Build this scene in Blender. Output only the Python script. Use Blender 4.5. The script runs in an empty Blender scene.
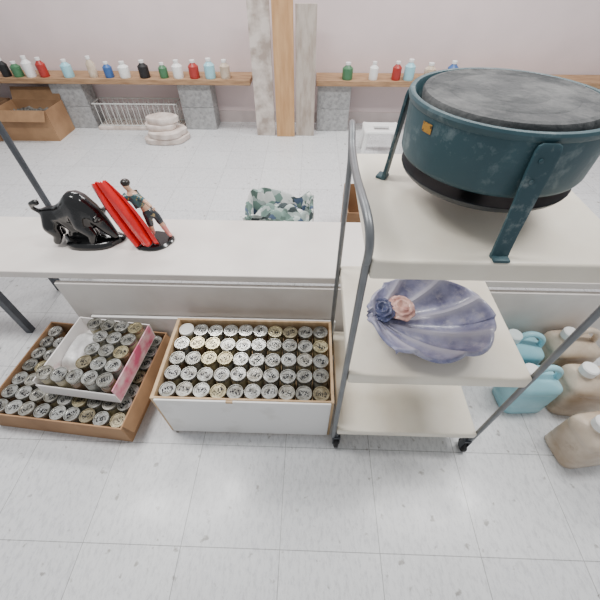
import bpy, bmesh, math, random
from mathutils import Vector, Matrix
random.seed(7)
COL = bpy.context.scene.collection
PI = math.pi

# ---------------------------------------------------------------- materials
def srgb(r, g, b):
    def f(c):
        c /= 255.0
        return c/12.92 if c <= .04045 else ((c+.055)/1.055)**2.4
    return (f(r), f(g), f(b), 1)

def new_mat(name):
    m = bpy.data.materials.new(name); m.use_nodes = True
    nt = m.node_tree
    return m, nt, nt.nodes['Principled BSDF']

def mat(name, rgb, rough=.5, metal=0, var=.08, scale=12, rgb2=None, bump=0, bscale=60, coat=0, contrast=(.35, .65), rnd=0, stretch=None, trans=0, attr=None, dust=None):
    m, nt, bs = new_mat(name)
    N, L = nt.nodes.new, nt.links.new
    c = srgb(*rgb)
    c2 = srgb(*rgb2) if rgb2 else tuple(max(0, x*(1-var*2)) for x in c[:3])+(1,)
    tc = N('ShaderNodeTexCoord'); mp = N('ShaderNodeMapping')
    if stretch: mp.inputs['Scale'].default_value = stretch
    L(tc.outputs['Object'], mp.inputs['Vector'])
    no = N('ShaderNodeTexNoise'); no.inputs['Scale'].default_value = scale; no.inputs['Detail'].default_value = 6
    L(mp.outputs[0], no.inputs['Vector'])
    rp = N('ShaderNodeValToRGB')
    rp.color_ramp.elements[0].position = contrast[0]; rp.color_ramp.elements[1].position = contrast[1]
    rp.color_ramp.elements[0].color = c2; rp.color_ramp.elements[1].color = c
    L(no.outputs['Fac'], rp.inputs['Fac'])
    out = rp.outputs['Color']
    if rnd:
        oi = N('ShaderNodeObjectInfo'); hs = N('ShaderNodeHueSaturation')
        mr = N('ShaderNodeMapRange'); mr.inputs['To Min'].default_value = 1-rnd; mr.inputs['To Max'].default_value = 1+rnd
        L(oi.outputs['Random'], mr.inputs['Value']); L(mr.outputs[0], hs.inputs['Value']); L(out, hs.inputs['Color'])
        out = hs.outputs['Color']
    if attr:
        at = N('ShaderNodeAttribute'); at.attribute_name = attr[0]
        mx = N('ShaderNodeMix'); mx.data_type = 'RGBA'; L(at.outputs['Fac'], mx.inputs[0]); L(out, mx.inputs[6]); mx.inputs[7].default_value = srgb(*attr[1])
        out = mx.outputs[2]
    if dust:   # (scale, rgb, lo, hi): dried clay smears
        nd = N('ShaderNodeTexNoise'); nd.inputs['Scale'].default_value = dust[0]; nd.inputs['Detail'].default_value = 9; nd.inputs['Roughness'].default_value = .7
        L(tc.outputs['Object'], nd.inputs['Vector'])
        mr = N('ShaderNodeMapRange'); mr.inputs['From Min'].default_value = dust[2]; mr.inputs['From Max'].default_value = dust[3]; mr.inputs['To Max'].default_value = .75
        L(nd.outputs['Fac'], mr.inputs['Value'])
        mx = N('ShaderNodeMix'); mx.data_type = 'RGBA'; L(mr.outputs[0], mx.inputs[0]); L(out, mx.inputs[6]); mx.inputs[7].default_value = srgb(*dust[1])
        out = mx.outputs[2]
    L(out, bs.inputs['Base Color'])
    bs.inputs['Roughness'].default_value = rough; bs.inputs['Metallic'].default_value = metal
    bs.inputs['Coat Weight'].default_value = coat
    if trans:
        bs.inputs['Subsurface Weight'].default_value = trans; bs.inputs['Subsurface Radius'].default_value = (.02, .02, .02)
    if bump:
        n2 = N('ShaderNodeTexNoise'); n2.inputs['Scale'].default_value = bscale; n2.inputs['Detail'].default_value = 4
        L(mp.outputs[0], n2.inputs['Vector'])
        bp = N('ShaderNodeBump'); bp.inputs['Strength'].default_value = bump; bp.inputs['Distance'].default_value = .01
        L(n2.outputs['Fac'], bp.inputs['Height']); L(bp.outputs[0], bs.inputs['Normal'])
    return m

def floor_mat():
    m, nt, bs = new_mat('vinyl_tile')
    N, L = nt.nodes.new, nt.links.new
    tc = N('ShaderNodeTexCoord'); mp = N('ShaderNodeMapping'); mp.inputs['Location'].default_value = (.066, -.44+.305, 0)
    L(tc.outputs['Object'], mp.inputs['Vector'])
    br = N('ShaderNodeTexBrick'); br.offset = 0; br.squash = 1
    br.inputs['Scale'].default_value = 1; br.inputs['Brick Width'].default_value = .305; br.inputs['Row Height'].default_value = .305
    br.inputs['Mortar Size'].default_value = .0014; br.inputs['Mortar Smooth'].default_value = .4
    br.inputs['Color1'].default_value = srgb(219, 220, 221); br.inputs['Color2'].default_value = srgb(211, 212, 214)
    br.inputs['Mortar'].default_value = srgb(156, 156, 156)
    L(mp.outputs[0], br.inputs['Vector'])
    no = N('ShaderNodeTexNoise'); no.inputs['Scale'].default_value = 80; no.inputs['Detail'].default_value = 6; no.inputs['Roughness'].default_value = .78
    mq = N('ShaderNodeMapping'); mq.inputs['Scale'].default_value = (1, .4, 1); mq.inputs['Rotation'].default_value = (0, 0, .5)
    L(tc.outputs['Object'], mq.inputs['Vector']); L(mq.outputs[0], no.inputs['Vector'])
    rp = N('ShaderNodeValToRGB'); e = rp.color_ramp.elements
    e[0].position = .36; e[0].color = (.76, .76, .77, 1); e[1].position = .53; e[1].color = (1, 1, 1, 1)
    L(no.outputs['Fac'], rp.inputs['Fac'])
    mx = N('ShaderNodeMix'); mx.data_type = 'RGBA'; mx.blend_type = 'MULTIPLY'; mx.inputs[0].default_value = 1
    L(br.outputs['Color'], mx.inputs[6]); L(rp.outputs['Color'], mx.inputs[7])
    n3 = N('ShaderNodeTexNoise'); n3.inputs['Scale'].default_value = 28; n3.inputs['Detail'].default_value = 4
    L(tc.outputs['Object'], n3.inputs['Vector'])
    r3 = N('ShaderNodeValToRGB'); e = r3.color_ramp.elements
    e[0].position = .65; e[0].color = (1, 1, 1, 1); e[1].position = .72; e[1].color = (.52, .5, .47, 1)
    L(n3.outputs['Fac'], r3.inputs['Fac'])
    m2 = N('ShaderNodeMix'); m2.data_type = 'RGBA'; m2.blend_type = 'MULTIPLY'; m2.inputs[0].default_value = 1
    L(mx.outputs[2], m2.inputs[6]); L(r3.outputs['Color'], m2.inputs[7])
    L(m2.outputs[2], bs.inputs['Base Color'])
    n4 = N('ShaderNodeTexNoise'); n4.inputs['Scale'].default_value = 5; n4.inputs['Detail'].default_value = 5; L(tc.outputs['Object'], n4.inputs['Vector'])
    m4 = N('ShaderNodeMapRange'); m4.inputs['From Min'].default_value = .3; m4.inputs['From Max'].default_value = .7; m4.inputs['To Min'].default_value = .16; m4.inputs['To Max'].default_value = .38
    L(n4.outputs['Fac'], m4.inputs['Value']); L(m4.outputs[0], bs.inputs['Roughness'])
    bp = N('ShaderNodeBump'); bp.inputs['Strength'].default_value = .2; bp.inputs['Distance'].default_value = .002
    inv = N('ShaderNodeMath'); inv.operation = 'SUBTRACT'; inv.inputs[0].default_value = 1
    L(br.outputs['Fac'], inv.inputs[1]); L(inv.outputs[0], bp.inputs['Height']); L(bp.outputs[0], bs.inputs['Normal'])
    return m

def lid_mat():
    m, nt, bs = new_mat('stamped_lid_metal')
    N, L = nt.nodes.new, nt.links.new
    tc = N('ShaderNodeTexCoord'); oi = N('ShaderNodeObjectInfo')
    cm = N('ShaderNodeCombineXYZ'); ml = N('ShaderNodeMath'); ml.operation = 'MULTIPLY'; ml.inputs[1].default_value = 40
    L(oi.outputs['Random'], ml.inputs[0]); L(ml.outputs[0], cm.inputs[0]); L(ml.outputs[0], cm.inputs[2])
    ad = N('ShaderNodeVectorMath'); ad.operation = 'ADD'; L(tc.outputs['Object'], ad.inputs[0]); L(cm.outputs[0], ad.inputs[1])
    n1 = N('ShaderNodeTexNoise'); n1.inputs['Scale'].default_value = 45; n1.inputs['Detail'].default_value = 5
    L(ad.outputs[0], n1.inputs['Vector'])
    r0 = N('ShaderNodeValToRGB'); r0.color_ramp.interpolation = 'CONSTANT'; e = r0.color_ramp.elements
    e[0].position = 0; e[0].color = srgb(186, 186, 182); e[1].position = .28; e[1].color = srgb(192, 182, 150)
    for p, c in ((.42, (168, 167, 161)), (.62, (192, 189, 180)), (.76, (200, 200, 196)), (.91, (164, 154, 130))):
        k = e.new(p); k.color = srgb(*c)
    L(oi.outputs['Random'], r0.inputs['Fac'])
    rp = N('ShaderNodeValToRGB'); e = rp.color_ramp.elements
    e[0].position = .35; e[0].color = (.52, .5, .46, 1); e[1].position = .6; e[1].color = (1, 1, 1, 1)
    L(n1.outputs['Fac'], rp.inputs['Fac'])
    mm = N('ShaderNodeMix'); mm.data_type = 'RGBA'; mm.blend_type = 'MULTIPLY'; mm.inputs[0].default_value = 1
    L(r0.outputs['Color'], mm.inputs[6]); L(rp.outputs['Color'], mm.inputs[7])
    mp = N('ShaderNodeMapping'); mp.inputs['Scale'].default_value = (210, 95, 95); L(ad.outputs[0], mp.inputs['Vector'])
    n2 = N('ShaderNodeTexNoise'); n2.inputs['Scale'].default_value = 1; n2.inputs['Detail'].default_value = 1
    L(mp.outputs[0], n2.inputs['Vector'])
    r2 = N('ShaderNodeValToRGB'); r2.color_ramp.interpolation = 'CONSTANT'; e = r2.color_ramp.elements
    e[0].position = 0; e[0].color = (0, 0, 0, 1); e[1].position = .41; e[1].color = (1, 1, 1, 1)
    k = r2.color_ramp.elements.new(.55); k.color = (0, 0, 0, 1)
    L(n2.outputs['Fac'], r2.inputs['Fac'])
    sx = N('ShaderNodeSeparateXYZ'); L(tc.outputs['Object'], sx.inputs[0])
    def band(sock, half):
        a = N('ShaderNodeMath'); a.operation = 'ABSOLUTE'; L(sock, a.inputs[0])
        b = N('ShaderNodeMath'); b.operation = 'LESS_THAN'; L(a.outputs[0], b.inputs[0]); b.inputs[1].default_value = half
        return b.outputs[0]
    w = N('ShaderNodeMath'); w.operation = 'MULTIPLY'; L(band(sx.outputs[0], .018), w.inputs[0]); L(band(sx.outputs[1], .0095), w.inputs[1])
    w2 = N('ShaderNodeMath'); w2.operation = 'MULTIPLY'; L(w.outputs[0], w2.inputs[0]); L(r2.outputs['Color'], w2.inputs[1])
    mx = N('ShaderNodeMix'); mx.data_type = 'RGBA'; L(w2.outputs[0], mx.inputs[0]); L(mm.outputs[2], mx.inputs[6]); mx.inputs[7].default_value = (.01, .01, .015, 1)
    L(mx.outputs[2], bs.inputs['Base Color'])
    bs.inputs['Metallic'].default_value = .75; bs.inputs['Roughness'].default_value = .26
    return m

def camo_mat():
    m, nt, bs = new_mat('leaf_print_fabric')
    N, L = nt.nodes.new, nt.links.new
    tc = N('ShaderNodeTexCoord'); mp = N('ShaderNodeMapping'); mp.inputs['Scale'].default_value = (1, 1.9, 1); mp.inputs['Rotation'].default_value = (0, .4, .6)
    L(tc.outputs['Object'], mp.inputs['Vector'])
    nd = N('ShaderNodeTexNoise'); nd.inputs['Scale'].default_value = 16; L(mp.outputs[0], nd.inputs['Vector'])
    va = N('ShaderNodeVectorMath'); va.operation = 'MULTIPLY_ADD'; va.inputs[1].default_value = (.06, .06, .06)
    L(nd.outputs['Color'], va.inputs[0]); L(mp.outputs[0], va.inputs[2])
    vo = N('ShaderNodeTexVoronoi'); vo.inputs['Scale'].default_value = 21; L(va.outputs[0], vo.inputs['Vector'])
    sp = N('ShaderNodeSeparateColor'); L(vo.outputs['Color'], sp.inputs[0])
    rp = N('ShaderNodeValToRGB'); rp.color_ramp.interpolation = 'CONSTANT'
    cols = [(0, (60, 70, 72)), (.14, (118, 142, 134)), (.34, (222, 223, 220)), (.56, (94, 114, 106)), (.70, (176, 188, 184)), (.9, (78, 94, 118))]
    e = rp.color_ramp.elements; e[0].position = 0; e[0].color = srgb(*cols[0][1]); e[1].position = cols[1][0]; e[1].color = srgb(*cols[1][1])
    for p, c in cols[2:]:
        k = e.new(p); k.color = srgb(*c)
    L(sp.outputs[0], rp.inputs['Fac']); L(rp.outputs['Color'], bs.inputs['Base Color'])
    bs.inputs['Roughness'].default_value = .8
    return m

M = dict(
    floor=floor_mat(), lid=lid_mat(), camo=camo_mat(),
    wall_low=mat('painted_blockwork', (220, 204, 204), .7, var=.03, scale=4),
    cove=mat('vinyl_cove_base', (200, 188, 186), .6, var=.04),
    wood=mat('raw_plank_wood', (178, 144, 110), .75, rgb2=(132, 100, 72), scale=8, stretch=(1, 8, 8), contrast=(.3, .7)),
    ply=mat('plywood_tan', (206, 178, 142), .7, rgb2=(180, 148, 110), scale=6, stretch=(6, 6, 1), contrast=(.3, .7)),
    orange=mat('orange_brown_board', (200, 160, 116), .7, rgb2=(174, 132, 90), scale=5, stretch=(7, 7, 1), contrast=(.3, .7)),
    marble=mat('plaster_stained_board', (206, 196, 188), .8, rgb2=(158, 144, 134), scale=11, contrast=(.38, .6)),
    greyboard=mat('grey_worn_board', (186, 176, 166), .8, rgb2=(158, 144, 132), scale=7, stretch=(4, 4, 1)),
    cinder=mat('concrete_block', (180, 180, 180), .95, rgb2=(150, 150, 150), scale=40, bump=.7, bscale=110),
    card=mat('corrugated_cardboard', (166, 130, 96), .85, rgb2=(140, 106, 76), scale=5),
    card_dark=mat('dark_cardboard', (140, 108, 80), .85, rgb2=(112, 84, 62), scale=7),
    card_in=mat('cardboard_inner_face', (150, 116, 84), .9, var=.1),
    white_card=mat('white_printed_cardboard', (236, 232, 230), .7, rgb2=(196, 120, 140), scale=9, contrast=(.3, .36)),
    pink_card=mat('pink_printed_cardboard', (206, 96, 130), .7, rgb2=(230, 200, 204), scale=14, contrast=(.4, .6)),
    bench=mat('white_laminate', (228, 222, 216), .4, rgb2=(214, 206, 200), scale=5, contrast=(.3, .7)),
    panel=mat('white_painted_panel', (228, 223, 218), .55, rgb2=(212, 205, 199), scale=5, contrast=(.3, .6)),
    panel2=mat('plain_white_board', (234, 233, 231), .45, rgb2=(220, 218, 214), scale=10, contrast=(.3, .45)),
    cream=mat('cream_enamel_shelf', (234, 227, 211), .4, rgb2=(218, 207, 188), scale=7, contrast=(.25, .6)),
    tube=mat('grey_painted_tube', (124, 127, 130), .4, metal=.5, var=.1, scale=20),
    darktube=mat('dark_grey_tube', (78, 82, 88), .45, metal=.4, var=.1),
    darkrail=mat('dark_steel_rail', (48, 50, 54), .5, metal=.3, var=.1),  # near-black colour for the shade under the bench top
    black=mat('black_rubber', (28, 28, 30), .6, var=.2),
    gloss_black=mat('glossy_black_glaze', (11, 11, 13), .16, var=.3, coat=.4, scale=30),
    red=mat('glossy_red_glaze', (214, 16, 20), .14, rgb2=(194, 10, 14), coat=.7, scale=20),
    teal=mat('worn_teal_paint', (38, 70, 78), .5, rgb2=(50, 82, 90), scale=14, contrast=(.28, .5), bump=.05, dust=(20, (122, 136, 138), .53, .72)),
    tealwear=mat('dusty_teal_paint', (42, 72, 80), .55, rgb2=(60, 88, 94), scale=34, contrast=(.32, .42), dust=(38, (128, 138, 138), .52, .68)),
    disc=mat('clay_dusted_wheel_head', (78, 79, 80), .85, rgb2=(56, 58, 60), scale=16, contrast=(.36, .6), bump=.35, bscale=70, dust=(13, (122, 122, 121), .44, .68)),
    darktray=mat('black_plastic_tray', (34, 38, 42), .45, rgb2=(54, 58, 62), scale=18),
    yellow=mat('orange_sticker', (170, 124, 44), .7, rgb2=(90, 66, 26), scale=170, contrast=(.40, .46)),
    shell=mat('dusty_lavender_glaze', (140, 142, 174), .34, rgb2=(100, 102, 138), scale=26, contrast=(.38, .6), coat=.3, bump=.12, bscale=60, attr=('rib', (184, 182, 198)), dust=(34, (174, 172, 186), .5, .68)),
    coral=mat('peach_pink_glaze', (216, 174, 162), .4, rgb2=(182, 132, 124), scale=40, contrast=(.38, .6), coat=.2),
    navy=mat('deep_blue_glaze', (70, 78, 116), .35, rgb2=(50, 56, 88), scale=40, coat=.2),
    glass_cream=mat('jar_glass_cream_glaze', (176, 164, 130), .15, var=.15, scale=30, rnd=.2, coat=.5),
    glass_brown=mat('jar_glass_brown_glaze', (112, 88, 64), .15, var=.15, scale=30, rnd=.25, coat=.5),
    glass_grey=mat('jar_glass_grey_glaze', (138, 138, 130), .15, var=.15, scale=30, rnd=.2, coat=.5),
    white_lid=mat('white_paper_lid', (228, 226, 220), .5, var=.04),
    jug_teal=mat('pale_aqua_plastic', (162, 210, 221), .35, rgb2=(144, 197, 209), scale=8, trans=.2),
    jug_tan=mat('dusty_tan_plastic', (210, 196, 178), .4, rgb2=(178, 158, 136), scale=9, contrast=(.35, .6), trans=.5, dust=(12, (150, 126, 102), .54, .72)),
    cap=mat('white_plastic_cap', (236, 236, 234), .4, var=.03),
    cap_aqua=mat('pale_plastic_cap', (222, 234, 234), .4, var=.03),
    paper=mat('clear_plastic_sheet', (222, 221, 220), .3, rgb2=(188, 185, 185), scale=30),
    plaster=mat('plaster_mould', (222, 210, 202), .9, rgb2=(190, 174, 164), scale=14),
    wire=mat('white_coated_wire', (206, 206, 202), .4, var=.05),
    plastic_white=mat('white_plastic', (236, 236, 234), .4, var=.03),
    skin=mat('painted_skin', (214, 170, 140), .3, var=.06, coat=.4),
    hair=mat('painted_dark_hair', (34, 26, 22), .3),
    jacket=mat('painted_teal_jacket', (50, 84, 88), .3, rgb2=(176, 150, 84), scale=90, contrast=(.36, .42), coat=.4),
    trousers=mat('painted_dark_trousers', (38, 44, 50), .3, rgb2=(150, 130, 90), scale=80, contrast=(.34, .38), coat=.4),
    stocking=mat('painted_pink_stocking', (220, 140, 130), .3, var=.05),
    bluep=mat('blue_plastic', (60, 100, 160), .4), greenp=mat('green_plastic', (70, 120, 84), .4), redp=mat('red_plastic', (170, 50, 44), .4),
    foil=mat('grey_packed_paper', (120, 116, 110), .8, rgb2=(70, 66, 62), scale=25),
)

# ---------------------------------------------------------------- mesh helpers
def link(o):
    COL.objects.link(o); return o

def thing(name, loc, label, category, group=None, rz=0):
    e = bpy.data.objects.new(name, None); e.empty_display_size = .05
    e.location = loc; e.rotation_euler = (0, 0, rz)
    e['label'] = label; e['category'] = category
    if group: e['group'] = group
    return link(e)

def finish(bm, name, m, parent=None, loc=(0, 0, 0), rot=(0, 0, 0), smooth=False, label=None):
    bmesh.ops.recalc_face_normals(bm, faces=bm.faces)
    me = bpy.data.meshes.new(name); bm.to_mesh(me); bm.free()
    for mm in (m if isinstance(m, (list, tuple)) else [m]): me.materials.append(mm)
    if smooth:
        for p in me.polygons: p.use_smooth = True
        try: me.set_sharp_from_angle(angle=math.radians(40))
        except Exception: pass
    o = bpy.data.objects.new(name, me); o.location = loc; o.rotation_euler = rot
    if parent: o.parent = parent
    if label: o['label'] = label
    return link(o)

def add_box(bm, x0, x1, y0, y1, z0, z1, bevel=0, mi=0, mtx=None, seg=2):
    r = bmesh.ops.create_cube(bm, size=1)
    vs = r['verts']
    for v in vs:
        v.co = Vector(((x0+x1)/2+v.co.x*(x1-x0), (y0+y1)/2+v.co.y*(y1-y0), (z0+z1)/2+v.co.z*(z1-z0)))
    fs = list({f for v in vs for f in v.link_faces})
    if bevel:
        es = list({e for v in vs for e in v.link_edges})
        r2 = bmesh.ops.bevel(bm, geom=es, offset=bevel, segments=seg, profile=.5, affect='EDGES')
        vs = list({v for v in r2['verts']} | {v for v in vs if v.is_valid})
        fs = list({f for v in vs for f in v.link_faces})
    for f in fs: f.material_index = mi
    if mtx:
        for v in vs: v.co = mtx @ v.co
    return vs

def box(name, x0, x1, y0, y1, z0, z1, m, parent=None, bevel=0, **k):
    bm = bmesh.new(); add_box(bm, x0, x1, y0, y1, z0, z1, bevel)
    return finish(bm, name, m, parent, **k)

def add_lathe(bm, prof, seg=32, cx=0, cy=0, cz=0, mi=0, mtx=None, cap0=True, cap1=True):
    rings = []
    for r, z in prof:
        if r < 1e-6:
            v = bm.verts.new((cx, cy, cz+z)); rings.append([v])
        else:
            rings.append([bm.verts.new((cx+r*math.cos(2*PI*i/seg), cy+r*math.sin(2*PI*i/seg), cz+z)) for i in range(seg)])
    fs = []
    for a, b in zip(rings, rings[1:]):
        for i in range(seg):
            j = (i+1) % seg
            if len(a) == 1 and len(b) == 1: continue
            if len(a) == 1: fs.append(bm.faces.new((a[0], b[i], b[j])))
            elif len(b) == 1: fs.append(bm.faces.new((a[i], a[j], b[0])))
            else: fs.append(bm.faces.new((a[i], a[j], b[j], b[i])))
    if cap0 and len(rings[0]) > 1: fs.append(bm.faces.new(rings[0]))
    if cap1 and len(rings[-1]) > 1: fs.append(bm.faces.new(rings[-1]))
    for f in fs: f.material_index = mi
    if mtx:
        for r in rings:
            for v in r: v.co = mtx @ v.co

def lathe(name, prof, m, parent=None, seg=32, **k):
    bm = bmesh.new(); add_lathe(bm, prof, seg); return finish(bm, name, m, parent, smooth=True, **k)

def smooth_path(pts, n=6, closed=False):
    P = [Vector(p) for p in pts]; out = []
    L = len(P); rng = L if closed else L-1
    for i in range(rng):
        p1, p2 = P[i], P[(i+1) % L]
        p0 = P[i-1] if (i > 0 or closed) else p1
        p3 = P[(i+2) % L] if (i+2 < L or closed) else p2
        for k in range(n):
            t = k/n
            out.append(.5*((2*p1)+(-p0+p2)*t+(2*p0-5*p1+4*p2-p3)*t*t+(-p0+3*p1-3*p2+p3)*t**3))
    if not closed: out.append(P[-1])
    return out

def add_tube(bm, pts, r, seg=10, mi=0, closed=False):
    pts = [Vector(p) for p in pts]; n = len(pts)
    rad = r if isinstance(r, (list, tuple)) else [r]*n
    up = None; rings = []
    for i, p in enumerate(pts):
        if closed: d = pts[(i+1) % n]-pts[i-1]
        else: d = pts[min(i+1, n-1)]-pts[max(i-1, 0)]
        d.normalize()
        if up is None:
            up = Vector((0, 0, 1)) if abs(d.z) < .9 else Vector((1, 0, 0))
        a = d.cross(up)
        if a.length < 1e-5: a = d.cross(Vector((0, 1, 0)))
        a.normalize(); b = a.cross(d).normalized(); up = b
        rings.append([bm.verts.new(p+rad[i]*(a*math.cos(2*PI*k/seg)+b*math.sin(2*PI*k/seg))) for k in range(seg)])
    pairs = list(zip(rings, rings[1:]))
    if closed: pairs.append((rings[-1], rings[0]))
    for A, B in pairs:
        for k in range(seg):
            f = bm.faces.new((A[k], A[(k+1) % seg], B[(k+1) % seg], B[k])); f.material_index = mi
    if not closed:
        bm.faces.new(rings[0]).material_index = mi; bm.faces.new(rings[-1]).material_index = mi

def tube(name, pts, r, m, parent=None, seg=10, **k):
    bm = bmesh.new(); add_tube(bm, pts, r, seg); return finish(bm, name, m, parent, smooth=True, **k)

def skin(name, nodes, edges, m, parent, root=0, sub=2, label=None, loc=(0, 0, 0), rot=(0, 0, 0)):
    me = bpy.data.meshes.new(name)
    me.from_pydata([n[:3] for n in nodes], edges, []); me.materials.append(m)
    o = bpy.data.objects.new(name, me); link(o); o.parent = parent; o.location = loc; o.rotation_euler = rot
    o.modifiers.new('skin', 'SKIN')
    if not me.skin_vertices:
        bm = bmesh.new(); bm.from_mesh(me); bm.verts.layers.skin.verify(); bm.to_mesh(me); bm.free()
    for i, n in enumerate(nodes):
        sv = me.skin_vertices[0].data[i]
        r = n[3]; sv.radius = (r, n[4] if len(n) > 4 else r); sv.use_root = (i == root)
    o.modifiers['skin'].use_smooth_shade = True
    s = o.modifiers.new('sub', 'SUBSURF'); s.levels = sub; s.render_levels = sub
    if label: o['label'] = label
    return o

def fuse(o, voxel, iters, m):
    r = o.modifiers.new('remesh', 'REMESH'); r.mode = 'VOXEL'; r.voxel_size = voxel; r.use_smooth_shade = True
    s = o.modifiers.new('smooth', 'SMOOTH'); s.factor = .6; s.iterations = iters
    bpy.context.view_layer.update()
    dg = bpy.context.evaluated_depsgraph_get()
    me2 = bpy.data.meshes.new_from_object(o.evaluated_get(dg)); o.modifiers.clear(); o.data = me2
    for p in me2.polygons: p.use_smooth = True
    if not me2.materials: me2.materials.append(m)
    return o

def blobby(name, nodes, edges, m, parent, voxel=.004, smooth=10, ysc=1.0):
    """one continuous smooth body grown from balls swept along a skeleton, fused by a voxel remesh"""
    bm = bmesh.new()
    for a, b in edges:
        A, B = nodes[a], nodes[b]
        L_ = (Vector(A[:3])-Vector(B[:3])).length
        st = max(2, int(L_/(.25*min(A[3], B[3])))+1)
        for k in range(st+1):
            t_ = k/st; c = Vector(A[:3]).lerp(Vector(B[:3]), t_); r = A[3]*(1-t_)+B[3]*t_
            bmesh.ops.create_icosphere(bm, subdivisions=2, radius=r, matrix=Matrix.Translation(c) @ Matrix.Diagonal((1, ysc, 1, 1)))
    for v in bm.verts:
        if v.co.z < 0: v.co.z = 0
    me = bpy.data.meshes.new(name); bm.to_mesh(me); bm.free(); me.materials.append(m)
    o = bpy.data.objects.new(name, me); link(o); o.parent = parent
    return fuse(o, voxel, smooth, m)

def structure(o):
    o['kind'] = 'structure'; return o

def rr(a, w, d, e=.25):
    c, s = math.cos(a), math.sin(a)
    return (w*math.copysign(abs(c)**e, c), d*math.copysign(abs(s)**e, s))

# ---------------------------------------------------------------- room
structure(box('floor', -4.2, 4.2, -1.5, 3.6, -.05, 0, M['floor']))
structure(box('wall_back', -4.2, 4.2, 3.55, 3.65, 0, 2.6, M['wall_low']))
structure(box('baseboard_back', -4.2, 4.2, 3.54, 3.55, 0, .1, M['cove']))

# ---------------------------------------------------------------- back shelf and supports
def plank(x0, x1, y0, y1, z0, z1, m, label):
    t = thing('shelf_board', ((x0+x1)/2, (y0+y1)/2, z0), label, 'shelf')
    hx, hy = (x1-x0)/2, (y1-y0)/2
    box('plank', -hx, hx, -hy, hy, 0, z1-z0, m, t, bevel=.003)
    return t
plank(-3.6, -.52, 3.28, 3.53, .385, .425, M['wood'], 'long raw wooden plank shelf resting on concrete blocks')
plank(.04, 3.4, 3.28, 3.53, .385, .425, M['wood'], 'raw wooden plank shelf resting on concrete blocks by boards')

def cinder(x, y, z):
    t = thing('concrete_block', (x, y, z), 'grey hollow concrete block holding up the plank shelf', 'concrete block', 'concrete blocks under the plank shelf')
    bm = bmesh.new()
    add_box(bm, -.145, .145, -.09, -.06, 0, .189, .004); add_box(bm, -.145, .145, .06, .09, 0, .189, .004)
    for a, b in ((-.145, -.115), (-.015, .015), (.115, .145)): add_box(bm, a, b, -.062, .062, 0, .189)
    finish(bm, 'block_body', M['cinder'], t)
for x in (-2.17, -1.03, .20, 1.7):
    for z in (0, .1905): cinder(x, 3.43, z)

def board(x, w, h, m, label, y=3.24, lean=.02, th=.02):
    t = thing('leaning_board', (x, y, 0), label, 'board')
    o = box('board_panel', -w/2, w/2, -th, 0, 0, h, m, t, bevel=.002)
    o.rotation_euler = (-lean, 0, 0)
board(-.405, .165, .95, M['marble'], 'tall pale plaster-stained board standing against the shelf')
board(-.225, .16, .98, M['orange'], 'tall orange-brown wooden board standing against the shelf', y=3.22)
board(-.05, .16, .92, M['greyboard'], 'tall greyish worn board standing against the shelf', y=3.245)

def carton(name, x, y, w, d, h, rz, label, m=M['card'], th=.004, z=0, group=None):
    t = thing(name, (x, y, z), label, 'cardboard box', group, rz)
    bm = bmesh.new()
    add_box(bm, -w/2, w/2, -d/2, d/2, 0, th)
    add_box(bm, -w/2, w/2, -d/2, -d/2+th, th, h); add_box(bm, -w/2, w/2, d/2-th, d/2, th, h)
    add_box(bm, -w/2, -w/2+th, -d/2+th, d/2-th, th, h); add_box(bm, w/2-th, w/2, -d/2+th, d/2-th, th, h)
    finish(bm, 'box_body', m, t)
    return t
def filled(t, w, d, h, seed):
    rd = random.Random(seed); bm = bmesh.new(); G = 14; vs = {}
    for i in range(G+1):
        for j in range(G+1):
            u, v = i/G*2-1, j/G*2-1
            vs[i, j] = bm.verts.new((u*(w/2-.006), v*(d/2-.006), h*.6+.05*rd.random()))
    for i in range(G):
        for j in range(G): bm.faces.new((vs[i, j], vs[i+1, j], vs[i+1, j+1], vs[i, j+1]))
    finish(bm, 'crumpled_filling', M['foil'], t)
t = carton('cardboard_box', -2.47, 3.18, .46, .28, .25, 0, 'worn brown open cardboard box with flaps beside concrete blocks', M['card'])
filled(t, .46, .28, .25, 1)
bm = bmesh.new(); add_box(bm, -.22, .22, -.09, 0, -.002, .002)
f = finish(bm, 'flap', M['card_in'], t, loc=(0, -.14, .25)); f.rotation_euler = (.9, 0, 0)
bm = bmesh.new(); add_box(bm, -.22, .22, 0, .10, -.002, .002)
f = finish(bm, 'flap', M['card_in'], t, loc=(0, .14, .25)); f.rotation_euler = (1.1, 0, 0)
t = carton('cardboard_box', -2.96, 3.20, .42, .34, .25, -.04, 'dark brown open cardboard box with packing at the wall', M['card_dark'])
filled(t, .42, .34, .25, 2)
bm = bmesh.new(); add_box(bm, -.2, .2, -.1, 0, -.002, .002)
f = finish(bm, 'flap', M['card_in'], t, loc=(0, -.17, .25)); f.rotation_euler = (.6, 0, 0)

# wire rack
t = thing('wire_dish_rack', (-1.60, 3.40, 0), 'wide white wire dish rack standing on a low slab', 'dish rack')
box('slab', -.40, .40, -.10, .10, 0, .03, M['plaster'], t, bevel=.006)
bm = bmesh.new()
for z in (.035, .22):
    r = [(-.38, -.08, z), (.38, -.08, z), (.38, .08, z), (-.38, .08, z)]
    add_tube(bm, r, .006, 6, closed=True)
for i in range(16):
    x = -.36+i*.048
    add_tube(bm, [(x, -.08, .22), (x, -.08, .035), (x, .08, .035), (x, .08, .22)], .0035, 5)
    if i % 2: add_tube(bm, smooth_path([(x, -.03, .035), (x+.01, -.03, .19), (x, .03, .19), (x, .03, .035)], 4), .0035, 5)
finish(bm, 'wire_frame', M['wire'], t, smooth=True)

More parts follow.
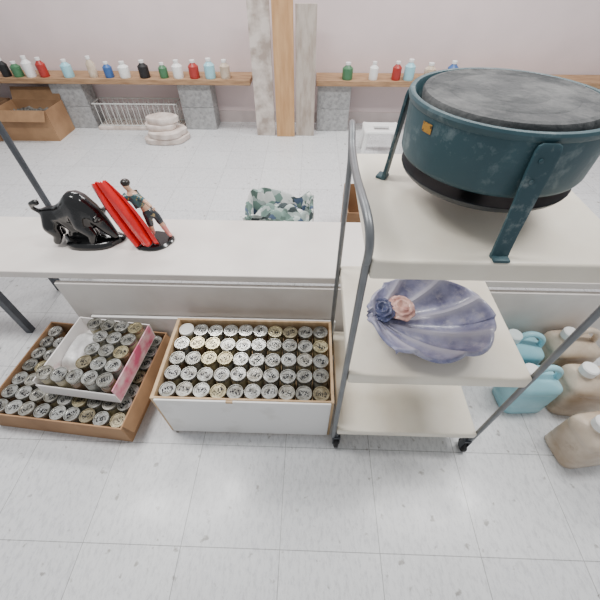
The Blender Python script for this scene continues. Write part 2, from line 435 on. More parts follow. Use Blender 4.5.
# plaster moulds stack (irregular flat slabs)
zc = 0
for i, (r, h, dx, dy, sd) in enumerate(((.18, .05, 0, 0, 1), (.16, .05, .02, -.01, 2), (.125, .045, -.035, .0, 3), (.12, .05, -.01, .01, 4))):
    t = thing('plaster_mould', (-1.28+dx, 3.10+dy, zc), 'irregular off-white plaster mould slab in a stack on the floor', 'plaster mould', 'stacked plaster moulds')
    bm = bmesh.new(); prev = None; n = 36; rd = random.Random(sd); p1, p2 = rd.random()*6, rd.random()*6
    for z, k in ((0, .94), (.006, .99), (h-.008, 1), (h-.001, .95), (h, .9)):
        ring = []
        for q in range(n):
            a = 2*PI*q/n; k2 = k*(1+.09*math.sin(2*a+p1)+.05*math.sin(4*a+p2)+.02*math.sin(7*a))
            ring.append(bm.verts.new((r*k2*math.cos(a), r*k2*.8*math.sin(a), z)))
        if prev:
            for q in range(n): bm.faces.new((prev[q], prev[(q+1) % n], ring[(q+1) % n], ring[q]))
        else: bm.faces.new(ring)
        prev = ring
    bm.faces.new(prev)
    finish(bm, 'mould_body', M['plaster'], t, smooth=True)
    zc += h+.001

def bottle(x, z0, r, h, m, capm, label, y=3.34):
    t = thing('paint_bottle', (x, y, z0), label, 'bottle', 'bottles on the plank shelf')
    lathe('bottle_body', [(r*.95, 0), (r, .006), (r, h*.7), (r*.5, h*.85), (r*.42, h*.9)], m, t, 20)
    lathe('cap', [(r*.48, h*.9), (r*.5, h*.9+.003), (r*.5, h*1.05), (0, h*1.05)], capm, t, 16)
cs = [('bluep', 'blue'), ('plastic_white', 'white'), ('black', 'black'), ('greenp', 'green'), ('plastic_white', 'white'), ('redp', 'red'), ('jug_teal', 'aqua'), ('jug_tan', 'beige')]
for xa, xb, ko in ((-2.95, -.65, 0), (.3, 1.2, 3)):
    x = xa; k = ko
    while x < xb:
        mk, nm = cs[k % 8]
        bottle(x, .425, .035+.012*random.random(), .1+.05*random.random(), M[mk], M['cap'], nm+' plastic paint bottle with a white cap', y=3.335)
        x += .1+.12*random.random(); k += 1

# ---------------------------------------------------------------- white step stool behind cart
t = thing('step_stool', (.57, 2.88, 0), 'small white plastic step stool with a handle slot', 'stool')
bm = bmesh.new()
add_tube(bm, smooth_path([(-.13, .09, .2), (-.1, .09, .2), (.1, .09, .2), (.13, .09, .2), (.13, -.09, .2), (.1, -.09, .2), (-.1, -.09, .2), (-.13, -.09, .2)], 4, True), .014, 8, closed=True)
add_box(bm, -.13, .13, -.09, -.035, .188, .208, .006); add_box(bm, -.13, .13, .035, .09, .188, .208, .006)
add_box(bm, -.13, -.06, -.04, .04, .188, .208, .004); add_box(bm, .06, .13, -.04, .04, .188, .208, .004)
finish(bm, 'seat', M['plastic_white'], t, smooth=True)
for sx in (-1, 1):
    for sy in (-1, 1):
        tube('leg', [(sx*.12, sy*.08, .195), (sx*.145, sy*.1, .0)], [.02, .017], M['plastic_white'], t, 8)

# ---------------------------------------------------------------- leaf print cloth bag
t = thing('fabric_bag', (-.160, 1.62, 0), 'slumped open leaf-print fabric bag standing behind the bench', 'bag')
bm = bmesh.new(); prev = None; n = 72
prof = [(0, .86), (.01, .92), (.08, 1.02), (.16, .97), (.22, 1.0), (.262, 1.04), (.272, 1.02), (.262, .97), (.20, .92), (.12, .9)]
for j, (z, k) in enumerate(prof):
    ring = []
    for i in range(n):
        a = 2*PI*i/n
        cr = 1+.035*math.sin(5*a+j*.8)+.03*math.sin(9*a-j*1.1)+.015*math.sin(17*a+j)
        x_, y_ = rr(a, .180*k*cr, .15*k*cr, .5)
        top = .026*math.sin(3*a+1)+.014*math.sin(7*a+2) if 3 < j < 9 else 0
        ring.append(bm.verts.new((x_, y_, max(0, z+top))))
    if prev:
        for i in range(n): bm.faces.new((prev[i], prev[(i+1) % n], ring[(i+1) % n], ring[i]))
    else: bm.faces.new(ring)
    prev = ring
finish(bm, 'bag_body', M['camo'], t, smooth=True)
bm = bmesh.new(); G = 36; vs = {}
for i in range(G+1):
    for j in range(G+1):
        u, v = i/G*2-1, j/G*2-1
        h = .14+.07*(1-u*u)*(1-v*v)+.05*abs(math.sin(u*4.3+v*2.1))*(.6+.4*math.cos(v*5))+.03*abs(math.sin(v*6.1-u*3.3))
        xd, yd = u*math.sqrt(1-v*v/2.4), v*math.sqrt(1-u*u/2.4)
        vs[i, j] = bm.verts.new((xd*.165, yd*.138, h))
for i in range(G):
    for j in range(G): bm.faces.new((vs[i, j], vs[i+1, j], vs[i+1, j+1], vs[i, j+1]))
finish(bm, 'crumpled_cloth', M['camo'], t, smooth=True)
carton('cardboard_box', .40, 1.66, .4, .3, .3, 0, 'orange-brown cardboard box standing behind the cart')

# ---------------------------------------------------------------- metal stand at far left
t = thing('metal_stand', (-1.18, 1.32, 0), 'dark grey metal stand pole with feet behind the bench', 'stand')
tube('pole', [(0, 0, .01), (0, 0, .98)], .013, M['darktube'], t, 12)
bm = bmesh.new()
add_tube(bm, [(-.4, 0, .012), (.02, 0, .012)], .012, 8); add_tube(bm, [(0, -.0, .012), (0, .2, .012)], .012, 8)
finish(bm, 'base', M['darktube'], t, smooth=True)
tube('crossbar', [(0, 0, .97), (-.5, 0, .97)], .013, M['darktube'], t, 12)

# ---------------------------------------------------------------- long low bench
BF, BB = .90, 1.255
t = thing('low_bench', (0, (BF+BB)/2, 0), 'long low white laminate bench with dark metal legs', 'bench')
box('bench_top', -1.9, 1.9, -(BB-BF)/2, (BB-BF)/2, .388, .42, M['bench'], t, bevel=.004)
for y in (-.10, .14):  # added dark strips: paint the shaded gap between bench top and board
    box('rail', -1.315, 1.515, y-.012, y+.012, .35, .3875, M['darkrail'], t, label='dark steel rail under the top')
for x in (-1.30, 1.5):
    for y in (-.14, .14):
        box('leg', x-.014, x+.014, y-.014, y+.014, 0, .388, M['darktube'], t, label='dark square metal leg')
t = thing('long_board', (.3, .904, 0), 'long white painted board standing on edge under the bench', 'board')
o = box('board_sheet', -1.27, 1.35, -.009, .009, 0, .366, M['panel'], t, bevel=.002)
t = thing('low_board', (-.38, .884, 0), 'lower plain white board leaning on a longer board', 'board')
box('board_sheet', -.52, .50, -.006, .006, 0, .19, M['panel2'], t, bevel=.002)

# ---------------------------------------------------------------- glaze jars
R = .0278
def jar_meshes(h):
    b = bmesh.new()
    add_lathe(b, [(0, 0), (R*.88, 0), (R*.95, .004), (R*.97, .012), (R*.97, h-.025), (R*.9, h-.018), (R*.86, h-.012)], 20)
    me = bpy.data.meshes.new('jar_glass'); bmesh.ops.recalc_face_normals(b, faces=b.faces); b.to_mesh(me); b.free()
    l = bmesh.new()
    add_lathe(l, [(R*.98, 0), (R, .001), (R, .0125), (R*.97, .0145), (R*.88, .0145), (R*.84, .0115), (R*.6, .0115), (R*.57, .013), (0, .013)], 24)
    ml = bpy.data.meshes.new('jar_lid'); bmesh.ops.recalc_face_normals(l, faces=l.faces); l.to_mesh(ml); l.free()
    for m in (me, ml):
        for p in m.polygons: p.use_smooth = True
        try: m.set_sharp_from_angle(angle=math.radians(35))
        except Exception: pass
    return me, ml
JH = .095
jm, lm = jar_meshes(JH)
bodies = {}
for k, w in (('glass_cream', 'cream'), ('glass_brown', 'brown'), ('glass_grey', 'grey')):
    c = jm.copy(); c.materials.clear(); c.materials.append(M[k]); bodies[k] = (c, w)
lids = []
for k in ('lid', 'white_lid'):
    c = lm.copy(); c.materials.clear(); c.materials.append(M[k]); lids.append(c)
def jar(x, y, z, group, where, white=False, tilt=0):
    k = random.choice(['glass_cream', 'glass_brown', 'glass_grey'])
    me, w = bodies[k]
    e = thing('glaze_jar', (x, y, z), 'small %s glass jar with %s lid %s' % (w, 'white' if white else 'silver', where), 'jar', group)
    e.rotation_euler = (random.uniform(-tilt, tilt), random.uniform(-tilt, tilt), random.uniform(-.9, .9))
    o = bpy.data.objects.new('jar_body', me); o.parent = e; link(o)
    o = bpy.data.objects.new('lid', lids[1] if white else lids[0]); o.parent = e; o.location = (0, 0, JH-.0135); link(o)

BX0, BX1, BY0, BY1, BH = -.50, .095, .49, .825, .262
bx, by = (BX0+BX1)/2, (BY0+BY1)/2
t = thing('wooden_jar_box', (bx, by, 0), 'wooden box with a plain white front full of glaze jars', 'box')
hw, hd = (BX1-BX0)/2, (BY1-BY0)/2
bm = bmesh.new()
add_box(bm, -hw, -hw+.012, -hd+.0, hd, 0, BH, .001); add_box(bm, hw-.009, hw, -hd, hd, 0, BH, .001)
add_box(bm, -hw+.012, hw-.009, hd-.009, hd, 0, BH, .001); add_box(bm, -hw+.012, hw-.009, -hd+.001, -hd+.007, 0, BH+.001)
add_box(bm, -hw+.012, hw-.009, -hd+.007, hd-.009, .145, .155)
finish(bm, 'box_frame', M['ply'], t)
box('front_panel', -hw+.014, hw-.010, -hd-.007, -hd, .012, BH, M['panel2'], t, bevel=.0015, label='plain white front panel')
box('front_slot', -.05, -.028, -hd-.0075, -hd-.001, BH-.009, BH+.0012, M['ply'], t)
for j in range(5):
    for i in range(10):
        px = BX0+.043+i*.0568+random.uniform(-.0004, .0004)
        py = BY0+.039+j*.0625+(.0025*math.sin(i*1.3+j*2.1))+random.uniform(-.0006, .0006)
        jar(px, py, .155, 'glaze jars in the wooden box', 'in a wooden box', white=(i, j) in ((0, 4),))

def rot2(x, y, a): return (x*math.cos(a)-y*math.sin(a), x*math.sin(a)+y*math.cos(a))
CA = math.radians(-5)
CW, CD = .53, .42
frx, fry = -.632, .442
dx, dy = rot2(-CW/2, CD/2, CA); ccx, ccy = frx+dx, fry+dy
t = carton('cardboard_jar_box', ccx, ccy, CW, CD, .115, CA, 'open brown cardboard box full of glaze jars on the floor', th=.005)
bm = bmesh.new(); add_box(bm, 0, .05, -.2, .2, -.002, .002)
f = finish(bm, 'flap', M['card_in'], t, loc=(CW/2, 0, .114)); f.rotation_euler = (0, 1.0, 0)
for j in range(7):
    for i in range(9):
        lx_, ly_ = -CW/2+.0350+i*.0572+random.uniform(-.0004, .0004), -CD/2+.037+j*.0576+random.uniform(-.001, .001)
        if (i, j) in ((1, 6),): continue
        a, b = rot2(lx_, ly_, CA)
        jar(ccx+a, ccy+b, .006+random.uniform(0, .004), 'glaze jars in the cardboard box', 'in a cardboard box', tilt=.03)

TW, TD, TZ, TA = .300, .30, .1275, math.radians(-6)
tx, ty = -.796, .698
t = thing('cardboard_tray', (tx, ty, TZ), 'shallow white and pink cardboard tray stacked on a jar box', 'tray', rz=TA)
w, d, h = TW/2, TD/2, .08
bm = bmesh.new()
add_box(bm, -w, w, -d, d, 0, .003); add_box(bm, -w, w, -d, -d+.004, .003, h*.7); add_box(bm, -w, w, d-.004, d, .003, h)
add_box(bm, -w, -w+.004, -d+.004, d-.004, .003, h)
finish(bm, 'tray_body', M['white_card'], t)
box('tray_side', w-.004, w, -d+.004, d-.004, .003, h, M['pink_card'], t, label='pink printed cardboard side')
for j in range(5):
    for i in range(5):
        if (i == 0 and j >= 1) or (i == 1 and j in (1, 2, 3)): continue
        lx_ = -w+.0345+i*.0572+random.uniform(-.0005, .0005); ly_ = -d+.035+j*.0572+random.uniform(-.0004, .0004)
        a, b = rot2(lx_, ly_, TA)
        jar(tx+a, ty+b, TZ+.0035, 'glaze jars in the white tray', 'in a white tray')
a, b = rot2(-w+.058, .030, TA)
t = thing('plastic_sheet', (tx+a, ty+b, TZ+.004), 'flat crinkled clear plastic sheet lying in the white tray', 'plastic sheet', rz=TA)
bm = bmesh.new(); G = 26; vs = {}
for i in range(G+1):
    for j in range(G+1):
        u, v = i/G*2-1, j/G*2-1
        h = .050*(1-u**8)*(1-v**8)+.003*random.random()+.003*math.sin(7*u+4*v)
        vs[i, j] = bm.verts.new((u*.050, v*.082, max(.0, h)))
for i in range(G):
    for j in range(G): bm.faces.new((vs[i, j], vs[i+1, j], vs[i+1, j+1], vs[i, j+1]))
finish(bm, 'crinkled_film', M['paper'], t, smooth=True)

# ---------------------------------------------------------------- cart
X0, X1, Y0, Y1 = .112, .578, .447, .868
cx, cy = (X0+X1)/2, (Y0+Y1)/2
t = thing('utility_cart', (cx, cy, 0), 'three-tier cream metal utility cart with grey tube frame', 'cart')
hx, hy = (X1-X0)/2, (Y1-Y0)/2
for z0, z1 in ((.115, .145), (.468, .512), (.85, .895)):
    bm = bmesh.new()
    add_box(bm, -hx, hx, -hy, hy, z0, z1, .006, seg=3)
    finish(bm, 'shelf', M['cream'], t, smooth=True)
px = -hx-.0078
path = [(px, -hy+.012, .07), (px, -hy+.012, .5), (px, -hy+.012, .84), (px, -hy+.008, .89), (px-.002, -hy+.002, .925), (px-.005, -hy+.014, .952), (px-.009, -hy+.045, .966), (px-.012, -hy+.09, .967),
        (px-.013, -.02, .957), (px-.012, hy-.12, .958), (px-.010, hy-.07, .972), (px-.008, hy-.03, .976), (px-.005, hy-.002, .962), (px-.002, hy+.004, .93), (px, hy-.006, .89), (px, hy-.012, .82), (px, hy-.012, .5), (px, hy-.012, .07)]
tube('handle_frame', smooth_path(path, 7), .0078, M['tube'], t, 14, label='grey bent tube frame forming the push handle')
px = hx+.0075
for sy in (-1, 1):
    tube('post', [(px, sy*(hy-.012), .07), (px, sy*(hy-.012), .9)], .0075, M['tube'], t, 12)
for sx in (-1, 1):
    for sy in (-1, 1):
        w = bpy.data.objects.new('caster', None); link(w); w.parent = t; w.location = (sx*(hx-.004), sy*(hy-.012), 0)
        bm = bmesh.new()
        add_lathe(bm, [(.0, -.008), (.018, -.008), (.023, -.006), (.023, .006), (.018, .008), (0, .008)], 20, mtx=Matrix.Translation((0, 0, .023)) @ Matrix.Rotation(PI/2, 4, 'Y'))
        finish(bm, 'wheel', M['black'], w, smooth=True)
        bm = bmesh.new()
        add_box(bm, -.013, -.010, -.010, .010, .02, .07, .001); add_box(bm, .010, .013, -.010, .010, .02, .07, .001); add_box(bm, -.013, .013, -.010, .010, .066, .075, .001)
        add_lathe(bm, [(.006, .07), (.006, .115)], 10)
        finish(bm, 'fork', M['darktube'], w)

# ---------------------------------------------------------------- pottery wheel
WX, WY, WZ = .337, .652, .895
t = thing('pottery_wheel', (WX, WY, WZ), 'round teal metal pottery wheel on three legs atop the cart', 'pottery wheel')
lathe('splash_pan', [(.02, .092), (.150, .092), (.158, .097), (.161, .104), (.163, .184), (.166, .187), (.168, .194), (.166, .198), (.162, .199), (.158, .198), (.1555, .194), (.154, .120), (.147, .112), (.02, .112)], M['teal'], t, 72)
lathe('wheel_head', [(.02, .178), (.138, .178), (.143, .181), (.1445, .197), (.142, .2015), (.134, .2030), (.132, .2015), (.104, .2020), (.1025, .2013), (.101, .2020), (.06, .2022), (.0585, .2016), (.057, .2022), (0, .2024)], M['disc'], t, 96, label='broad flat dark grey clay-dusted wheel head')
lathe('shaft', [(.022, .03), (.022, .18)], M['darktray'], t, 20)
lathe('lower_tray', [(0, .056), (.12, .056), (.143, .060), (.152, .068), (.155, .074), (.150, .074), (.138, .066), (.0, .063)], M['darktray'], t, 48, label='thin broad black dish under the pan')
for k, a in enumerate((math.atan2(.479, -.878), math.atan2(-1, -.03), math.atan2(.5, .86))):
    lg = bpy.data.objects.new('leg', None); link(lg); lg.parent = t; lg.rotation_euler = (0, 0, a)
    def lx(z): return .1665+.018*(1-z/.19)
    bm = bmesh.new(); prev = None; n = 16
    for z, wd, th in ((.0, .015, .010), (.012, .0145, .008), (.05, .0145, .007), (.1, .016, .007), (.15, .018, .007), (.176, .018, .007), (.184, .016, .006), (.187, .011, .005)):
        ring = []
        for i in range(n):
            c, s = math.cos(2*PI*i/n), math.sin(2*PI*i/n)
            ring.append(bm.verts.new((lx(z)+th*.5+th*.5*math.copysign(abs(c)**.3, c)-.001, wd*math.copysign(abs(s)**.3, s), z)))
        if prev:
            for i in range(n): bm.faces.new((prev[i], prev[(i+1) % n], ring[(i+1) % n], ring[i]))
        else: bm.faces.new(ring)
        prev = ring
    bm.faces.new(prev)
    add_box(bm, .181, .205, -.014, .014, 0, .006, .002)
    finish(bm, 'leg_bracket', M['tealwear'], lg, smooth=True)
    for z in (.135, .165):
        bm = bmesh.new()
        add_lathe(bm, [(.0035, 0), (.0035, .003), (0, .004)], 6, mtx=Matrix.Translation((lx(z)+.0055, -.006, z)) @ Matrix.Rotation(PI/2, 4, 'Y'))
        finish(bm, 'bolt', M['tealwear'], lg)
bm = bmesh.new(); prev = None
for i in range(7):
    a = math.radians(201+i*1.3); r = .1640
    A, B = bm.verts.new((r*math.cos(a), r*math.sin(a), .161)), bm.verts.new((r*math.cos(a)*1.002, r*math.sin(a)*1.002, .176))
    if prev: bm.faces.new((prev[0], A, B, prev[1]))
    prev = (A, B)
finish(bm, 'sticker', M['yellow'], t, label='small dull orange sticker with dark print')

# ---------------------------------------------------------------- shell bowl
SX, SY, SZ = .332, .592, .512
t = thing('shell_bowl', (SX, SY, SZ), 'dusty lavender glazed ceramic scallop shell bowl with flower ornament', 'bowl')
bm = bmesh.new(); NA, NR = 480, 32
hxp = -.175; NRIB = 9
riblist = []
def shell(a, rho):
    R0x, R0y = .166, .141
    x = R0x*math.cos(a); y = R0y*math.sin(a)
    fan = math.atan2(y, x-hxp)
    lobe = abs(math.cos(fan*NRIB))**.75
    edge = 1+.07*(lobe-.5)*(1 if x > -.1 else .25)
    x *= edge; y *= edge
    X = hxp+.02+(x-hxp-.02)*rho; Y = y*rho
    e = (X/.166)**2+(Y/.141)**2
    w_ = rho*(.6+.4*rho)
    Z = .022+.050*min(e, 1.25)**1.35*(1+.2*(Y > 0)*e)-.022*(lobe-.5)*w_
    riblist.append((1-lobe)**1.6*min(1, rho*2)*.9)  # paler ridges, darker grooves: rib shading put into the glaze colour
    return X, Y, max(Z, .011)
rows = []
for j in range(NR+1):
    rho = j/NR
    if j == 0: rows.append([bm.verts.new(shell(0, 0))]); continue
    rows.append([bm.verts.new(shell(-PI+2*PI*i/NA, rho)) for i in range(NA)])
for j in range(NR):
    for i in range(NA):
        k = (i+1) % NA
        if j == 0: bm.faces.new((rows[0][0], rows[1][i], rows[1][k]))
        else: bm.faces.new((rows[j][i], rows[j+1][i], rows[j+1][k], rows[j][k]))
o = finish(bm, 'shell_body', M['shell'], t, smooth=True)
at = o.data.attributes.new('rib', 'FLOAT', 'POINT')
at.data.foreach_set('value', riblist)
s = o.modifiers.new('thick', 'SOLIDIFY'); s.thickness = .010; s.offset = -1
lathe('foot', [(.07, 0), (.075, .002), (.07, .016), (.06, .016)], M['shell'], t, 32)
def bloom(name, m, c, r, seed, ys=1.25):
    """one large rose: spiral of cupped petals fused at the heart"""
    rd = random.Random(seed); bm = bmesh.new()
    for l, (n_, ra, el, sz) in enumerate(((3, .14, 1.25, .42), (5, .38, .85, .52), (7, .68, .45, .56))):
        for k in range(n_):
            a = 2*PI*k/n_+l*.6+.2*rd.random()
            G = 8; g = {}
            for i in range(G+1):
                for j in range(G+1):
                    u, v = i/G*2-1, j/G
                    half = sz*r*(1-.55*abs(v-.45)**1.5)*(1 if v < .8 else 1-.6*(v-.8)/.2)
                    tx_ = u*half
                    out = ra*r*.4+v*sz*r*1.1*math.cos(el-.5*v)-.35*r*u*u*(1-.3*v)*.5
                    up = v*sz*r*1.0*math.sin(el)*(1-.25*v)+.10*r*u*u+(.35-.15*l)*r*.4
                    g[i, j] = bm.verts.new((c[0]+out*math.cos(a)-tx_*math.sin(a), c[1]+ys*(out*math.sin(a)+tx_*math.cos(a)), c[2]+up))
            for i in range(G):
                for j in range(G): bm.faces.new((g[i, j], g[i+1, j], g[i+1, j+1], g[i, j+1]))
    o = finish(bm, name, m, t, smooth=True)
    s = o.modifiers.new('thick', 'SOLIDIFY'); s.thickness = .005; s.offset = 0
    return fuse(o, .0022, 3, m)
bloom('pink_flower', M['coral'], (-.070, .034, .052), .044, 3)
bloom('blue_flower', M['navy'], (-.126, .022, .058), .042, 8)

# ---------------------------------------------------------------- jugs
def jug(x, y, m, label, rz=0, w=.165, d=.12, h=.2, capm=M['cap']):
    t = thing('plastic_jug', (x, y, 0), label, 'jug', 'plastic jugs on the floor', rz)
    bm = bmesh.new(); n = 48; prev = None
    prof = [(0, .93, 0), (.006, .99, 0), (.04, 1, 0), (.046, .97, 0), (.054, .97, 0), (.06, 1, 0), (h*.66, 1, 0), (h*.69, .97, 0), (h*.72, .97, 0), (h*.75, 1, 0), (h*.83, .97, 0), (h*.9, .84, -.006), (h*.95, .58, -.025), (h*.985, .30, -.048), (h*1.0, .23, -.05), (h*1.07, .22, -.05)]
    for z, k, dx in prof:
        ring = []
        for i in range(n):
            qx, qy = rr(2*PI*i/n, w/2*k, d/2*(k if k > .5 else k*w/d), .4 if k > .5 else .95)
            ring.append(bm.verts.new((qx+dx, qy, z)))
        if prev:
            for i in range(n): bm.faces.new((prev[i], prev[(i+1) % n], ring[(i+1) % n], ring[i]))
        else: bm.faces.new(ring)
        prev = ring
    bm.faces.new(prev)
    finish(bm, 'jug_body', m, t, smooth=True)
    tube('handle', smooth_path([(-.03, 0, h*1.0), (-.008, 0, h*1.19), (.03, 0, h*1.2), (.062, 0, h*1.06), (.068, 0, h*.8)], 6), .0115, m, t, 10)
    bm = bmesh.new(); add_lathe(bm, [(.025, h*1.05), (.027, h*1.055), (.027, h*1.05+.026), (.023, h*1.05+.03), (0, h*1.05+.03)], 24, cx=-.05)
    finish(bm, 'cap', capm, t, smooth=True)
jug(.848, .652, M['jug_teal'], 'pale aqua plastic jug with white cap beside the cart', .06)
jug(.850, .800, M['jug_teal'], 'pale aqua plastic jug with white cap beside the long board', -.05, capm=M['cap_aqua'])
jug(1.055, .810, M['jug_tan'], 'dusty beige plastic jug standing beside an aqua jug', .05, w=.185, d=.13, h=.215)
jug(1.048, .650, M['jug_tan'], 'beige plastic jug stained with clay', -.08, w=.185, d=.13, h=.21)
jug(.985, .465, M['jug_tan'], 'beige plastic jug with white cap standing alone', .15, w=.18, d=.13, h=.21)

# ---------------------------------------------------------------- bull sculpture
t = thing('bull_sculpture', (-.888, 1.09, .42), 'glossy black ceramic charging bull sculpture on a rough base', 'sculpture')
bm = bmesh.new(); n = 56; prev = None
for z, k in ((0, 1), (.008, 1.04), (.018, 1.0), (.026, .86)):
    ring = []
    for i in range(n):
        a = 2*PI*i/n; wv = 1+.06*math.sin(3*a+z*30)+.045*math.sin(5*a-z*20)
        ring.append(bm.verts.new((.118*k*wv*math.cos(a)+.014, .062*k*wv*math.sin(a), z)))
    if prev:
        for i in range(n): bm.faces.new((prev[i], prev[(i+1) % n], ring[(i+1) % n], ring[i]))
    else: bm.faces.new(ring)
    prev = ring
bm.faces.new(prev)
finish(bm, 'base', M['gloss_black'], t, smooth=True)
N_ = [(-.098, 0, .120, .038), (-.055, 0, .125, .040), (-.01, 0, .145, .047), (.025, 0, .172, .052), (.058, 0, .138, .044), (.084, 0, .096, .033), (.104, -.004, .060, .024), (.116, -.006, .040, .018),
      (-.106, -.026, .085, .030), (-.092, -.032, .052, .018), (-.110, -.034, .022, .015),
      (-.114, .026, .085, .030), (-.128, .032, .052, .018), (-.122, .032, .022, .015),
      (.022, -.030, .10, .032), (.048, -.036, .06, .019), (.036, -.038, .022, .016),
      (.022, .030, .10, .032), (.000, .036, .06, .019), (.010, .036, .022, .016),
      (-.134, 0, .136, .010), (-.148, -.006, .154, .009), (-.140, -.012, .176, .010), (-.116, -.014, .184, .013),
      (.082, .0, .120, .022), (.092, -.040, .126, .009), (.112, -.052, .148, .0045), (.092, .040, .126, .009), (.112, .052, .148, .0045),
      (-.03, 0, .07, .030), (.01, 0, .06, .030), (-.05, 0, .04, .024), (.03, 0, .035, .024)]
E_ = [(0, 1), (1, 2), (2, 3), (3, 4), (4, 5), (5, 6), (6, 7), (0, 8), (8, 9), (9, 10), (0, 11), (11, 12), (12, 13), (3, 14), (14, 15), (15, 16), (3, 17), (17, 18), (18, 19),
      (0, 20), (20, 21), (21, 22), (22, 23), (4, 24), (24, 25), (25, 26), (24, 27), (27, 28), (1, 29), (2, 30), (29, 31), (30, 32), (29, 30), (31, 32)]
blobby('bull_body', N_, E_, M['gloss_black'], t, voxel=.0035, smooth=9, ysc=.92)

# ---------------------------------------------------------------- matador sculpture
t = thing('matador_sculpture', (-.665, 1.10, .42), 'glazed bullfighter figurine swinging a large red cape', 'sculpture')
bm = bmesh.new(); n = 28; prev = None
for z, k in ((0, 1), (.006, 1.02), (.014, .9)):
    ring = [bm.verts.new(((.080+.005*math.sin(3*2*PI*i/n))*k*math.cos(2*PI*i/n)+.036, (.062)*k*math.sin(2*PI*i/n)-.008, z)) for i in range(n)]
    if prev:
        for i in range(n): bm.faces.new((prev[i], prev[(i+1) % n], ring[(i+1) % n], ring[i]))
    else: bm.faces.new(ring)
    prev = ring
bm.faces.new(prev)
finish(bm, 'base', M['gloss_black'], t, smooth=True)
OX, OY = .002, .020
S0 = [(.046, .005, .118, .021, .017),
     (.031, .003, .148, .016, .014),
     (.015, 0, .180, .023, .016),
     (.009, 0, .203, .0135, .0115),
     (.003, -.001, .216, .0070),
     (-.002, -.004, .232, .015, .0135),
     (-.003, -.004, .247, .011),
     (.040, -.010, .105, .015), (.040, -.016, .065, .0112), (.036, -.014, .026, .0076), (.028, -.022, .018, .007),
     (.062, .008, .105, .015), (.078, .002, .066, .0112), (.096, -.006, .027, .0076), (.108, -.014, .018, .007),
     (-.007, -.012, .196, .0096), (-.030, -.026, .194, .008), (-.050, -.032, .212, .0062),
     (.029, -.010, .196, .0096), (.058, -.022, .182, .008), (.080, -.032, .162, .0062)]
S = [(s[0]+OX, s[1]+OY)+tuple(s[2:]) for s in S0]
SE = [(0, 1), (1, 2), (2, 3), (3, 4), (4, 5), (5, 6), (0, 7), (7, 8), (8, 9), (9, 10), (0, 11), (11, 12), (12, 13), (13, 14), (3, 15), (15, 16), (16, 17), (3, 18), (18, 19), (19, 20)]
skin('figure_body', S, SE, M['skin'], t, 0)
def sub(ids, scale):
    mp_ = {k: i for i, k in enumerate(ids)}
    return [tuple(S[k][:3])+tuple(r*scale for r in S[k][3:]) for k in ids], [(mp_[a], mp_[b]) for a, b in SE if a in mp_ and b in mp_]
nn, ee = sub([1, 2, 3, 15, 16, 18, 19], 1.18); skin('jacket', nn, ee, M['jacket'], t, 1)
nn, ee = sub([1, 0, 7, 8, 11, 12], 1.15); skin('trousers', nn, ee, M['trousers'], t, 1)
nn, ee = sub([8, 9, 10], 1.12); skin('stocking', nn, ee, M['stocking'], t, 0)
nn, ee = sub([12, 13, 14], 1.12); skin('stocking', nn, ee, M['stocking'], t, 0)
bm = bmesh.new(); bmesh.ops.create_uvsphere(bm, u_segments=16, v_segments=10, radius=.017)
for v in bm.verts: v.co = Vector((v.co.x, v.co.y+.003, v.co.z*.8+.004)) + Vector((-.002+OX, -.003+OY, .240))
finish(bm, 'hair', M['hair'], t, smooth=True)
def hand(c, d):
    bm = bmesh.new(); c = Vector(c)+Vector((OX, OY, 0)); d = Vector(d).normalized(); s_ = d.cross(Vector((0, 0, 1))).normalized()
    for k, (o_, L_) in enumerate(((-.0036, .010), (-.0012, .012), (.0012, .0115), (.0036, .009))):
        a = c+s_*o_
        add_tube(bm, [a, a+d*L_*.6, a+d*L_*.8+Vector((0, 0, -.003)), a+d*L_*.7+Vector((0, 0, -.006))], [.0016, .0015, .0014, .001], 6)
    add_tube(bm, [c+s_*-.003, c+s_*-.0065+d*.003, c+s_*-.006+d*.007], [.0018, .0016, .001], 6)
    finish(bm, 'hand', M['skin'], t, smooth=True)
hand((-.052, -.032, .212), (-1, -.1, .3)); hand((.082, -.033, .161), (.7, -.3, -.6))
tube('sword', [(.076+OX, -.034+OY, .168), (.088+OX, -.037+OY, .154), (.120+OX, -.05+OY, .10)], [.0022, .0018, .0008], M['darktube'], t, 6)
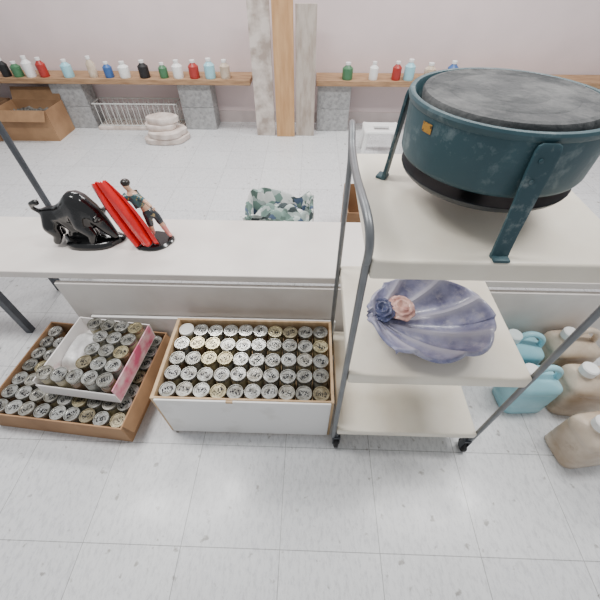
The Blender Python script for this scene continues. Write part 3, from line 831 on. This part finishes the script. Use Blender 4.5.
# cape: tall, broad folded sheet, slanting and flaring to its base
bm = bmesh.new(); GU, GV = 84, 56; vs = {}
top_l, top_r = Vector((-.112, -.006, .246)), Vector((-.048, -.002, .262))
bot_l, bot_r = Vector((-.040, -.040, .018)), Vector((.072, -.030, .018))
for j in range(GV+1):
    v = j/GV; s_ = v**1.15
    Lp = top_l.lerp(bot_l, s_)+Vector((-.012*math.sin(PI*v), 0, 0))
    Rp = top_r.lerp(bot_r, s_)+Vector((.016*math.sin(PI*v), 0, .006*math.sin(PI*v)))
    for i in range(GU+1):
        u = i/GU
        pz = Lp.lerp(Rp, u)
        amp = .004+.014*v
        fold_ = amp*math.sin(u*PI*5.2+1.1*v)+.35*amp*math.sin(u*PI*10+2*v)
        pz += Vector((.25*amp*math.cos(u*PI*5.2+1.1*v), -.022*math.sin(PI*u)*math.sin(PI*(.25+.55*v))+fold_, .012*(1-v)**2*math.sin(PI*u)))
        pz.z = max(pz.z, .018)
        vs[i, j] = bm.verts.new(pz)
for i in range(GU):
    for j in range(GV): bm.faces.new((vs[i, j], vs[i+1, j], vs[i+1, j+1], vs[i, j+1]))
o = finish(bm, 'cape', M['red'], t, smooth=True, label='bright glossy red folded cape')
s = o.modifiers.new('thick', 'SOLIDIFY'); s.thickness = .005; s.offset = 0

# ---------------------------------------------------------------- camera
cam = bpy.data.cameras.new('camera'); cam.sensor_width = 36; cam.lens = 339/600*36; cam.clip_start = .01
co = bpy.data.objects.new('camera', cam); link(co)
co.location = (0, 0, 1.28); co.rotation_euler = (math.radians(42.5), 0, math.radians(1.7))
bpy.context.scene.camera = co

# ---------------------------------------------------------------- light
w = bpy.data.worlds.new('world'); bpy.context.scene.world = w; w.use_nodes = True
bg = w.node_tree.nodes['Background']; bg.inputs[0].default_value = (.95, .97, 1, 1); bg.inputs[1].default_value = .56
for (x, y) in ((-1.2, .9), (1.2, .9), (-1.2, 2.7), (1.2, 2.7)):
    l = bpy.data.lights.new('ceiling_light', 'AREA'); l.shape = 'RECTANGLE'; l.size = 1.2; l.size_y = .4; l.energy = 50; l.color = (1, .985, .965)
    o = bpy.data.objects.new('ceiling_light', l); link(o); o.location = (x, y, 2.7)
